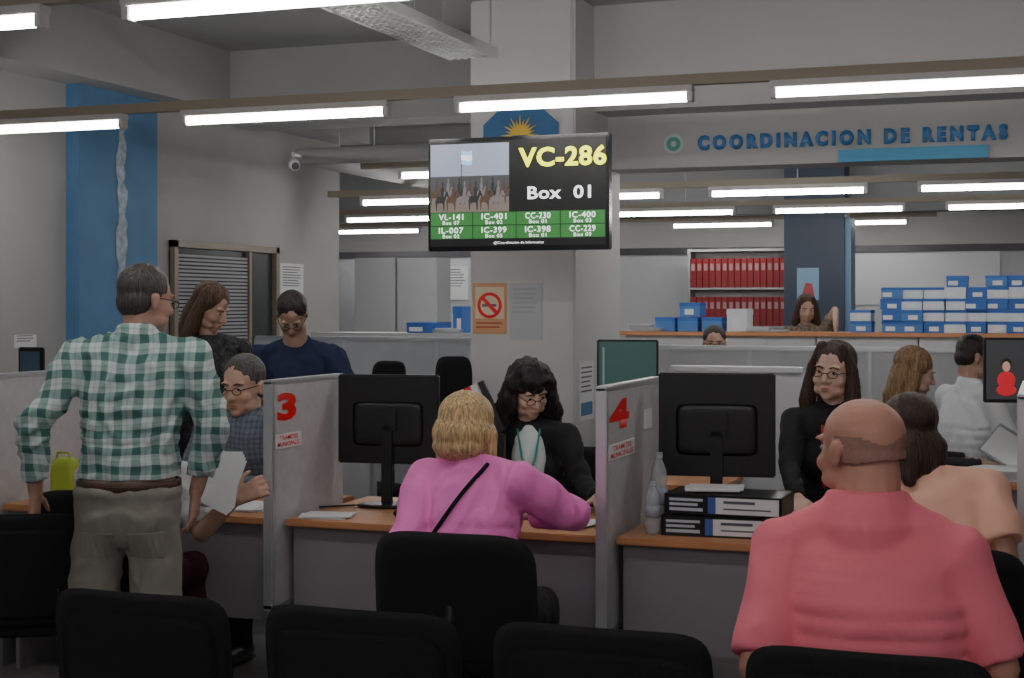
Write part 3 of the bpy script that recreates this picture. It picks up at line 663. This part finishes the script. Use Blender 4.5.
    for s in (-1,1):
        an=LG[s][2]; b=B(); b.cap(an+Vector((0,-.04,-.04)),an+Vector((s*.02,.16,-.045)),.046,.042); b.box(an+Vector((-.045,-.085,-.09)),an+Vector((.045,.2,-.072)),.01)
        blob('shoe',b,mat('shoe_black',(.02,.018,.018),.4),o,.012,3)
    if hair=='balding': hm=mat('hair_stubble',haircol,.8,bump=.1,bs=300,var=.08,vs=60)
    else: hm=mat('hair_%d_%d'%(int(haircol[0]*1000),int(haircol[1]*1000)),haircol,.5,bump=.8,bs=170,var=.6,vs=140,stretch=(1,1,.1))
    MI=MH.inverted(); b=B(); f=strands(.004,MI,seed); E=b.ell; hcut=None
    if hair=='short': E((0,-.022,.046),(.085,.097,.088),MH); E((0,-.05,-.01),(.079,.06,.065),MH)
    elif hair=='balding':
        E((0,-.012,.035),(.0785,.0978,.0875),MH); E((0,-.025,-.012),(.0735,.078,.055),MH); f=None
        def hcut(c):
            q=MI@c; return q.z>.03+.01*math.sin(q.x*60) or q.y>-.005 or q.z<-.03+.25*max(0,-q.y-.06)
    elif hair=='bob':
        E((0,-.018,.042),(.1,.108,.096),MH); E((0,-.035,-.02),(.112,.098,.085),MH); b.cap((-.075,.0,-.02),(-.095,.01,-.095),.045,.026,MH); b.cap((.075,.0,-.02),(.095,.01,-.095),.045,.026,MH); E((0,-.06,-.07),(.1,.06,.05),MH); f=strands(.005,MI,seed)
    elif hair=='curly':
        E((0,-.02,.05),(.1,.106,.094),MH); E((0,-.07,-.08),(.12,.06,.15),MH)
        for s in (-1,1):
            b.cap((s*.08,-.0,.05),(s*.118,-.0,-.13),.038,.055,MH); b.ell((s*.125,.0,-.18),(.05,.05,.08),MH); b.cap((s*.12,.02,-.2),(s*.13,.05,-.3),.045,.02,MH); b.ell((s*.098,.03,-.05),(.03,.032,.06),MH)
        E((-.03,.06,.078),(.05,.035,.03),MH); E((.035,.06,.078),(.045,.035,.028),MH); f=curls(.015,seed)
    elif hair=='long':
        E((0,-.024,.05),(.088,.1,.084),MH); E((0,-.07,-.08),(.098,.045,.14),MH)
        for s in (-1,1):
            b.cap((s*.045,.025,.105),(s*.084,.015,.02),.024,.022,MH); b.cap((s*.084,.015,.02),(s*.1,.015,-.13),.024,.036,MH); b.cap((s*.1,.015,-.13),(s*.095,.025,-.2),.036,.022,MH)
        f=strands(.007,MI,seed)
    elif hair=='longback':
        E((0,-.025,.048),(.094,.102,.092),MH); E((0,-.075,-.08),(.1,.055,.16),MH); b.cap((-.07,-.02,.03),(-.09,-.02,-.18),.035,.04,MH); b.cap((.07,-.02,.03),(.09,-.02,-.18),.035,.04,MH); b.cap((0,-.08,-.15),(0,-.09,-.27),.06,.02,MH); f=strands(.01,MI,seed)
    elif hair=='midback':
        E((0,-.025,.048),(.09,.1,.088),MH); E((0,-.06,-.06),(.09,.055,.1),MH); b.cap((-.06,-.05,-.05),(-.05,-.07,-.16),.045,.02,MH); b.cap((.06,-.05,-.05),(.05,-.07,-.17),.045,.02,MH); f=strands(.008,MI,seed)
    blob('hair',b,hm,o,.006 if vox<.01 else .009,2 if hair=='balding' else 3,f,hcut)
    if glasses:
        b=B()
        for s in (-1,1):
            pts=[(s*.033+.021*math.cos(t),.1035,-.002+.014*math.sin(t)) for t in [2*math.pi*i/16 for i in range(17)]]
            b.path(pts,.0016,MH,6); b.path([(s*.054,.1,.004),(s*.08,.03,.008),(s*.083,-.02,.004)],.0018,MH,6)
        b.path([(-.012,.105,.002),(.012,.105,.002)],.0018,MH,6)
        build('glasses',b,blackg,o,True)
    return o,MH,st,inv,AR,P0,P3,hc
fab=lambda n,c,r=.85: mat(n,c,r,bump=.3,bs=7,var=.03,vs=5,bd=.04)
# 1 salmon shirt man
p=W(872,600,3.62)
r1=person('heavy balding man in salmon pink T-shirt seen from behind in the waiting row',(p.x,p.y),4,1.40,'sit',.21,1.36,.06,44,2,hx=-.03,arms={'L':(W(758,668,3.6),W(790,700,3.95)),'R':(W(1000,668,3.6),W(980,700,3.95))},hair='balding',haircol=(.37,.2,.16),skin=(.58,.29,.22),top=fab('salmon_cloth',(1.0,.24,.31)),sleeve='half',bottom=fab('trousers_navy',(.03,.03,.05)),seed=3,vox=.009,hs=1.04,hw=1.14,sho=.275,slope=.10,neck=1.14,crew=True,foldf=4.5,folda=.009,legs={s:(Vector((s*.1,0,.53)),Vector((s*.2,.42,.52)),Vector((s*.2,.42,.09))) for s in (-1,1)})
# 2 pink jacket woman
p=W(466,600,5.17)
r2=person('blonde woman in pink jacket with black strap seated at the middle desk',(p.x,p.y),0,1.31,'sit',.175,1.12,.12,-6,12,arms={'L':(W(408,535,5.2),W(440,515,5.55)),'R':(W(556,505,5.3),W(530,516,5.62))},hair='bob',haircol=(.66,.43,.22),skin=(.55,.34,.25),top=fab('pink_cloth',(1.0,.25,.66)),bottom=fab('trousers_black',(.02,.02,.025)),fem=True,seed=7,hx=-.055,sho=.255,slope=.05,shr=.002,foldf=6,folda=.013,crew=True,hands={'R':((-1,.3,-.1),(0,0,-1),.3)})
o=r2[0]; sh=[c for c in o.children if c.name.startswith('shirt')][0]
bv=BVHTree.FromPolygons([v.co.copy() for v in sh.data.vertices],[list(q.vertices) for q in sh.data.polygons])
pts=[]
for i in range(19):
    t=i/18; x=.07-.29*t; z=1.10-.44*t
    h=bv.ray_cast(Vector((x,-1,z)),Vector((0,1,0)))
    if h[0] and h[0].y<.12: pts.append(h[0]+Vector((0,-.004,0)))
b=B(); b.path(pts,.008,None,8); build('bag_strap',b,blackf,o,True)
# 3 check shirt man
check=plaid('check_cloth',(.68,.75,.74),(.31,.46,.43),(.07,.18,.165),.066)
p=W(128,600,5.4)
r3=person('grey haired man in green check shirt standing at left with back turned',(p.x,p.y),22,1.77,'stand',.2,1.08,.05,-48,8,hx=.05,arms={'L':(W(32,425,5.35),W(36,500,5.45)),'R':(W(211,415,5.45),W(196,492,5.5))},hands={'L':((-.15,.1,-1),(1,.3,0),.8),'R':((-.1,0,-1),(-1,-.3,0),.5)},hair='short',haircol=(.075,.065,.06),skin=(.5,.29,.22),top=check,collar=True,sleeve='elbow',shr=.008,bottom=fab('trousers_grey',(.28,.265,.235)),glasses=True,seed=11,folda=.016,tuck=True,pz=.935,sho=.285,slope=.05,legs={-1:(Vector((-.09,0,.92)),Vector((-.14,.04,.5)),Vector((-.19,0,.09))),1:(Vector((.09,0,.92)),Vector((.1,.03,.5)),Vector((.1,.0,.09)))})
# 4 hidden seated customer
p=W(132,600,6.0)
person('seated customer mostly hidden behind the check shirt man, forearm raised with papers',(p.x,p.y-.02),12,1.27,'sit',.19,1,.08,0,10,arms={'R':(W(196,516,5.95),W(236,498,5.85))},hands={'R':((.5,.2,.25),(-.6,.2,-.3),1.1)},top=fab('white_sleeve',(.6,.6,.62)),bottom=fab('trousers_maroon',(.06,.01,.014)),skin=(.55,.33,.25),seed=13,sleeve='half')
o=thing('held_papers','sheets of paper held up by the hidden seated customer','papers',W(216,484,5.82),-.3)
for i in range(4):
    M=Matrix.Rotation(.25-.1*i,4,'Y')@Matrix.Rotation(-.25,4,'X')
    b=B(); b.box((-.11,.004*i,-.09),(.11,.004*i+.0015,.13),0,M); build('sheet',b,paper,o)
p=WY(62,480,5.62)
o=thing('shopping_bag','lime green bag on the left desk showing behind the check shirt man','bag',(p.x,5.65,.75))
b=B(); b.cushion(.13,.2,.09,0,Matrix.Translation((0,.0,.1)),p=4); build('bag_body',b,mat('lime_bag',(.36,.47,.05),.5,bump=.3,bs=20),o,True)
b=B(); b.path([(-.04,-.02,.18),(-.03,-.02,.22),(.03,-.02,.22),(.04,-.02,.18)],.005); build('handle',b,mat('lime_bag',(.35,.5,.04)),o,True)
# 5 clerk with glasses at left
gp=plaid('grey_check_cloth',(.2,.24,.3),(.15,.18,.24),(.1,.13,.18),.025)
p=W(238,500,7.1)
person('dark grey haired clerk with glasses and blue grey check shirt seated at left desk',(p.x+.01,p.y+.2),180,1.385,'sit',.2,1.15,.14,-2,8,hair='short',haircol=(.085,.08,.075),skin=(.58,.37,.28),top=gp,collar=True,glasses=True,seed=17,vox=.009,hs=1.16)
# 6 woman standing left
p=W(208,400,8.0)
person('brown haired woman in dark patterned top standing behind the left desk',(p.x,p.y),225,1.735,'stand',.17,.95,.04,40,25,hair='longback',haircol=(.085,.048,.027),skin=(.5,.31,.23),top=mat('dark_pattern',(.04,.04,.045),.9,var=.9,vs=60),fem=True,seed=19,vox=.0099)
# 7 navy polo man
p=W(298,400,8.5)
person('dark haired man in navy polo standing and reading downwards',(p.x,p.y),198,1.70,'stand',.21,1.12,.06,4,50,hfwd=.09,hair='short',haircol=(.025,.02,.018),skin=(.52,.33,.25),top=fab('navy_cloth',(.015,.025,.075)),sleeve='half',slope=.06,arms={'R':(W(252,385,8.4),W(280,400,8.15)),'L':(W(346,388,8.4),W(312,402,8.15))},seed=21,vox=.009,glasses=True,collar=True)
# 8 black haired clerk
p=W(530,500,7.0)
r8=person('clerk with black curly hair and glasses in black jacket at middle desk',(p.x+.0,p.y),198,1.37,'sit',.17,1.0,.2,24,26,hfwd=.03,roll=6,arms={'L':(W(580,475,6.7),W(604,505,6.3)),'R':(W(500,480,6.8),W(520,512,6.4))},hair='curly',haircol=(.014,.01,.012),skin=(.62,.41,.32),top=fab('black_jacket',(.014,.014,.018)),fem=True,glasses=True,seed=23,vox=.009,sho=.29,slope=.045,folda=.009)
def blouse(r,m,zf=.74,w=.05,h=.13,name='blouse'):
    o=r[0]; P0,P3=r[5],r[6]; c=P0.lerp(P3,zf); b=B(); b.ell((c.x,c.y+.126,c.z),(w,.054,h)); b.ell((c.x,c.y+.09,c.z+.1),(w*1.1,.06,.08)); blob(name,b,m,o,.009,3)
blouse(r8,fab('mint_blouse',(.72,.83,.8)),w=.08,h=.17)
b=B(); c=r8[5].lerp(r8[6],.8); b.path([(-.05,c.y+.12,c.z+.12),(-.03,c.y+.18,c.z),(0,c.y+.188,c.z-.1)],.005); b.path([(.05,c.y+.12,c.z+.12),(.03,c.y+.18,c.z),(0,c.y+.188,c.z-.1)],.005); build('lanyard',b,mat('teal_strap',(.05,.35,.33),.6),r8[0],True)
# 9 glasses woman right
p=W(831,500,6.65)
r9=person('clerk with long dark hair and glasses in black top at the right desk',(p.x,p.y+.05),190,1.465,'sit',.17,1.0,.08,-22,2,roll=-5,arms={'L':(W(868,470,6.45),W(850,505,6.2)),'R':(W(790,470,6.45),W(800,505,6.15))},hair='long',haircol=(.05,.025,.018),skin=(.66,.44,.35),top=fab('black_knit',(.016,.016,.02)),fem=True,glasses=True,seed=29,vox=.009,hs=1.06,slope=.045,folda=.009)
o=r9[0]; c=r9[5].lerp(r9[6],.85); b=B(); b.path([(.05,c.y+.10,c.z+.06),(.05,c.y+.155,c.z-.02),(.045,c.y+.175,c.z-.2)],.006); build('lanyard',b,mat('red_strap',(.5,.03,.03),.6),o,True)
# 10 peach
p=W(950,560,4.73)
person('dark haired woman in peach top seated at right desk beyond the salmon shirt man',(p.x,p.y),4,1.33,'sit',.175,1.1,.1,28,14,hx=-.13,arms={'R':(W(1002,540,4.7),W(958,545,5.0))},hair='midback',haircol=(.05,.028,.02),skin=(.42,.22,.16),top=fab('peach_cloth',(1.0,.56,.42)),sleeve='short',fem=True,seed=31,vox=.009,sho=.26,slope=.04,shr=.014,foldf=5,folda=.013,crew=True)
p=W(910,400,7.9); person('woman with long light brown hair and dark top seated behind the clerk in black',(p.x-.05,p.y),-70,1.395,'sit',.17,.95,.05,0,15,hair='longback',haircol=(.24,.14,.07),skin=(.5,.32,.25),top=fab('dark_top',(.03,.025,.03)),fem=True,seed=33,vox=.0099)
p=W(955,400,8.6); person('dark haired man in white shirt seated at the back right desk',(p.x,p.y),-50,1.45,'sit',.2,1.1,.1,-15,16,hair='short',haircol=(.03,.022,.02),skin=(.5,.31,.23),top=mat('white_shirt',(.88,.91,.95),.8),collar=True,seed=35,vox=.0099,slope=.05,folda=.008)
p=W(714,400,10.9); person('person with dark hair and glasses peeking over the long pale partition',(p.x,p.y),195,1.475,'sit',.19,1,.03,0,5,hair='short',haircol=(.03,.022,.02),skin=(.5,.31,.23),top=fab('dark_top',(.03,.025,.03)),glasses=True,seed=37,vox=.012)
p=W(805,400,13.7); person('woman with brown hair standing behind the far wood topped cabinets',(p.x,p.y),200,1.72,'stand',.17,1,.03,0,15,hair='long',haircol=(.06,.025,.015),skin=(.5,.32,.25),top=mat('brown_pattern',(.25,.2,.16),.9,var=.6,vs=40),sleeve='short',fem=True,seed=39,vox=.012,arms={'L':(W(830,320,13.6),W(836,330,13.3))})
# ================= FAR OFFICE
for i in range(6):
    x0=-3.6+i*.85; c=thing('low_cabinet','pale low cabinet in the far row, '+ordn[i]+' from the left','cabinet',(x0+.42,13.2,0),group='low cabinets of the far office')
    b=B(); b.box((-.42,-.2,0),(.42,.2,1.36)); build('body',b,mat('cab_pale',(.5,.51,.52),.5),c)
    for s in (-1,1):
        b=B(); b.box((s*.21-.2,-.215,.05),(s*.21+.2,-.2,1.33),.003); d=build('door',b,mat('cab_pale',(.45,.46,.47)),c)
        b=B(); b.box((s*.04-.006,-.235,.65),(s*.04+.006,-.215,.8)); build('handle',b,alum,d)
b=B(); b.box((-3.65,12.95,1.36),(1.55,13.45,1.395),.004); tag(build('worktop',b,woodm),'long brown wood top over the far low cabinets','worktop')
def archive(label,px,py,Y,z,w,h,lid,body,group,lab=True,jit=.012):
    p=WY(px,py,Y); o=thing('archive_box',label,'box',(p.x+random.uniform(-jit,jit),Y+random.uniform(0,.05),z),random.uniform(-.06,.06),group)
    b=B(); b.box((-w/2,-.15,0),(w/2,.15,h*.98),.004); build('box_body',b,body,o)
    b=B(); b.box((-w/2-.003,-.153,h*.72),(w/2+.003,.153,h),.004); build('lid',b,lid,o)
    if lab:
        k=random.uniform(-.03,.03); b=B(); b.box((-w*.3+k,-.154,h*.15),(w*.15+k,-.15,h*.55)); build('box_label',b,paper,o)
bb=mat('box_blue',(.04,.15,.5),.6); bb2=mat('box_mid_blue',(.08,.22,.55),.6); bw=mat('box_white',(.72,.76,.82),.6)
zt=1.396
for cx_,nn in ((862,2),(893,4),(913,4),(935,4),(957,5),(977,4),(998,5),(1018,5)):
    for k in range(nn):
        r_=random.random(); body=bb if r_<.3 else (bb2 if r_<.45 else bw); lid=bb if r_<.9 else bw
        archive('white archive box with blue lid in the stacks on the far worktop' if body is bw else 'all blue archive box in the stacks on the far worktop',cx_,320,13.15,zt+k*.096,.172,.094,lid,body,'white lidded boxes on the far worktop' if body is bw else 'all blue boxes on the far worktop',True,.004)
for cx_,k,lab in ((668,0,'blue archive box at left end of the far worktop'),(690,0,'blue archive box second from left on far worktop'),(692,1,'blue archive box on top near the left end'),(714,0,'blue archive box beside the white carton')):
    archive(lab,cx_,320,13.15,zt+k*.13,.18,.125,bb,bb2,None,k==1)
archive('plain white carton on the far worktop right of blue boxes',738,320,13.15,zt,.18,.2,bw,bw,None)
for i,px in enumerate((640,652,758,775)):
    p=WY(px,325,13.05); papers('small paper pile on far worktop, '+ordn[i]+' from left',(p.x,13.1,zt),.2,.2,.1,(30,16,18,8)[i])
s0=WY(690,318,17.4);s1=WY(786,252,17.4); sw2=s1.x-s0.x; zt1=2.26; zt0=1.36
sf=thing('binder_shelf','open white shelf filled with red binders on the far wall','shelf',((s0.x+s1.x)/2,17.55,0))
b=B(); h=sw2/2
b.box((-h-.03,-.15,0),(-h,.15,zt1+.03)); b.box((h,-.15,0),(h+.03,.15,zt1+.03)); b.box((-h,.13,0),(h,.15,zt1))
build('shelf_case',b,mat('cab_pale',(.45,.46,.47)),sf)
for z in (.5,.95,zt0,(zt0+zt1)/2,zt1):
    b=B(); b.box((-h,-.15,z-.0),(h,.13,z+.025)); build('shelf_board',b,mat('cab_pale',(.45,.46,.47)),sf)
rb=mat('binder_red',(.33,.02,.03),.5)
nb_=15
for r_ in range(2):
    z=[zt0,(zt0+zt1)/2][r_]+.026
    proto=None
    for i in range(nb_):
        x=(s0.x+s1.x)/2-h+(i+.5)*2*h/nb_
        lab='red binder standing in the '+['lower','upper'][r_]+' row of the far shelf'
        if proto is None:
            proto=thing('ring_binder',lab,'binder',(x,17.5,z),0,'red binders in the %s row'%['lower','upper'][r_]); w=2*h/nb_*.46
            b=B(); b.box((-w,-.1,0),(w,.12,.34),.004); build('cover',b,rb,proto)
            b=B(); b.box((-w*.6,-.102,.2),(w*.6,-.1,.28)); build('spine_label',b,mat('label_pinkish',(.5,.3,.3),.6),proto)
        else: dup(proto,(x,17.5,z),0,lab)
a=sheet('pillar_poster','small blue and red poster on the dark pillar of the far office','poster',797,268,819,300,Y=15.2,col=mat('poster_blue',(.2,.35,.52),.5))
o,r,n,w,h=a; b=B(); b.prism([(-w*.3,-h*.4),(w*.3,-h*.4),(w*.2,0),(-w*.1,h*.05)],n*.005,r,ZU,.001); build('poster_figure',b,mat('poster_red',(.4,.06,.07),.6),o)
for i,(px0,px1,py0) in enumerate(((355,395,258),(397,437,258))):
    p0=WY(px0,py0,15.5);p1=WY(px1,py0,15.5); w=(p1.x-p0.x)/2
    c=thing('tall_cupboard','tall white cupboard in the far left office, '+['left one','right one'][i],'cupboard',((p0.x+p1.x)/2,15.7,0))
    b=B(); b.box((-w,-.2,0),(w,.2,p0.z)); build('body',b,mat('cab_white',(.6,.62,.65),.5),c)
    b=B(); b.box((-w+.01,-.215,.05),(w-.01,-.2,p0.z-.02),.003); d=build('door',b,mat('cab_white',(.55,.57,.6)),c)
    b=B(); b.box((w-.06,-.24,1),(w-.045,-.215,1.15)); build('handle',b,alum,d)
a=sheet('wall_chart','pale wall chart with small print in the far left office','chart',443,266,468,300,Y=17.99); bars(*a,7,ink)
a=sheet('whiteboard','large whiteboard on the far right wall','whiteboard',852,249,1000,305,Y=17.99,col=mat('wb_white',(.65,.67,.71),.3))
c=thing('low_cabinet','pale low cabinet behind the partition left of the column','cabinet',(-4.4,10.5,0))
b=B(); b.box((-.95,-.2,0),(.95,.2,1.42)); build('body',b,mat('cab_pale',(.45,.46,.47)),c)
b=B(); b.box((-.94,-.215,.05),(.94,-.2,1.4)); build('door',b,mat('cab_pale',(.45,.46,.47)),c)
archive('blue archive box on cabinet left of the column',428,320,10.5,1.42,.24,.08,bb,bb,None)
archive('blue archive box upright beside the column',463,320,10.5,1.42,.07,.2,bb,bb,None)
p=WY(450,325,10.45); papers('white papers on the cabinet beside the column',(p.x,10.45,1.42),.2,.2,.2,18)
# ================= WORLD, CAMERA
w=bpy.data.worlds.new('w'); SC.world=w; w.use_nodes=True; w.node_tree.nodes['Background'].inputs[0].default_value=(.64,.63,.65,1); w.node_tree.nodes['Background'].inputs[1].default_value=.42
cd=bpy.data.cameras.new('cam'); cam=bpy.data.objects.new('cam',cd); COL.objects.link(cam)
cam.location=(0,0,CH); cam.rotation_euler=(math.pi/2,0,YAW); cd.sensor_width=36; cd.lens=36*F/1024; cd.shift_y=-(339-HZ)/1024
cd.clip_start=.05; SC.camera=cam
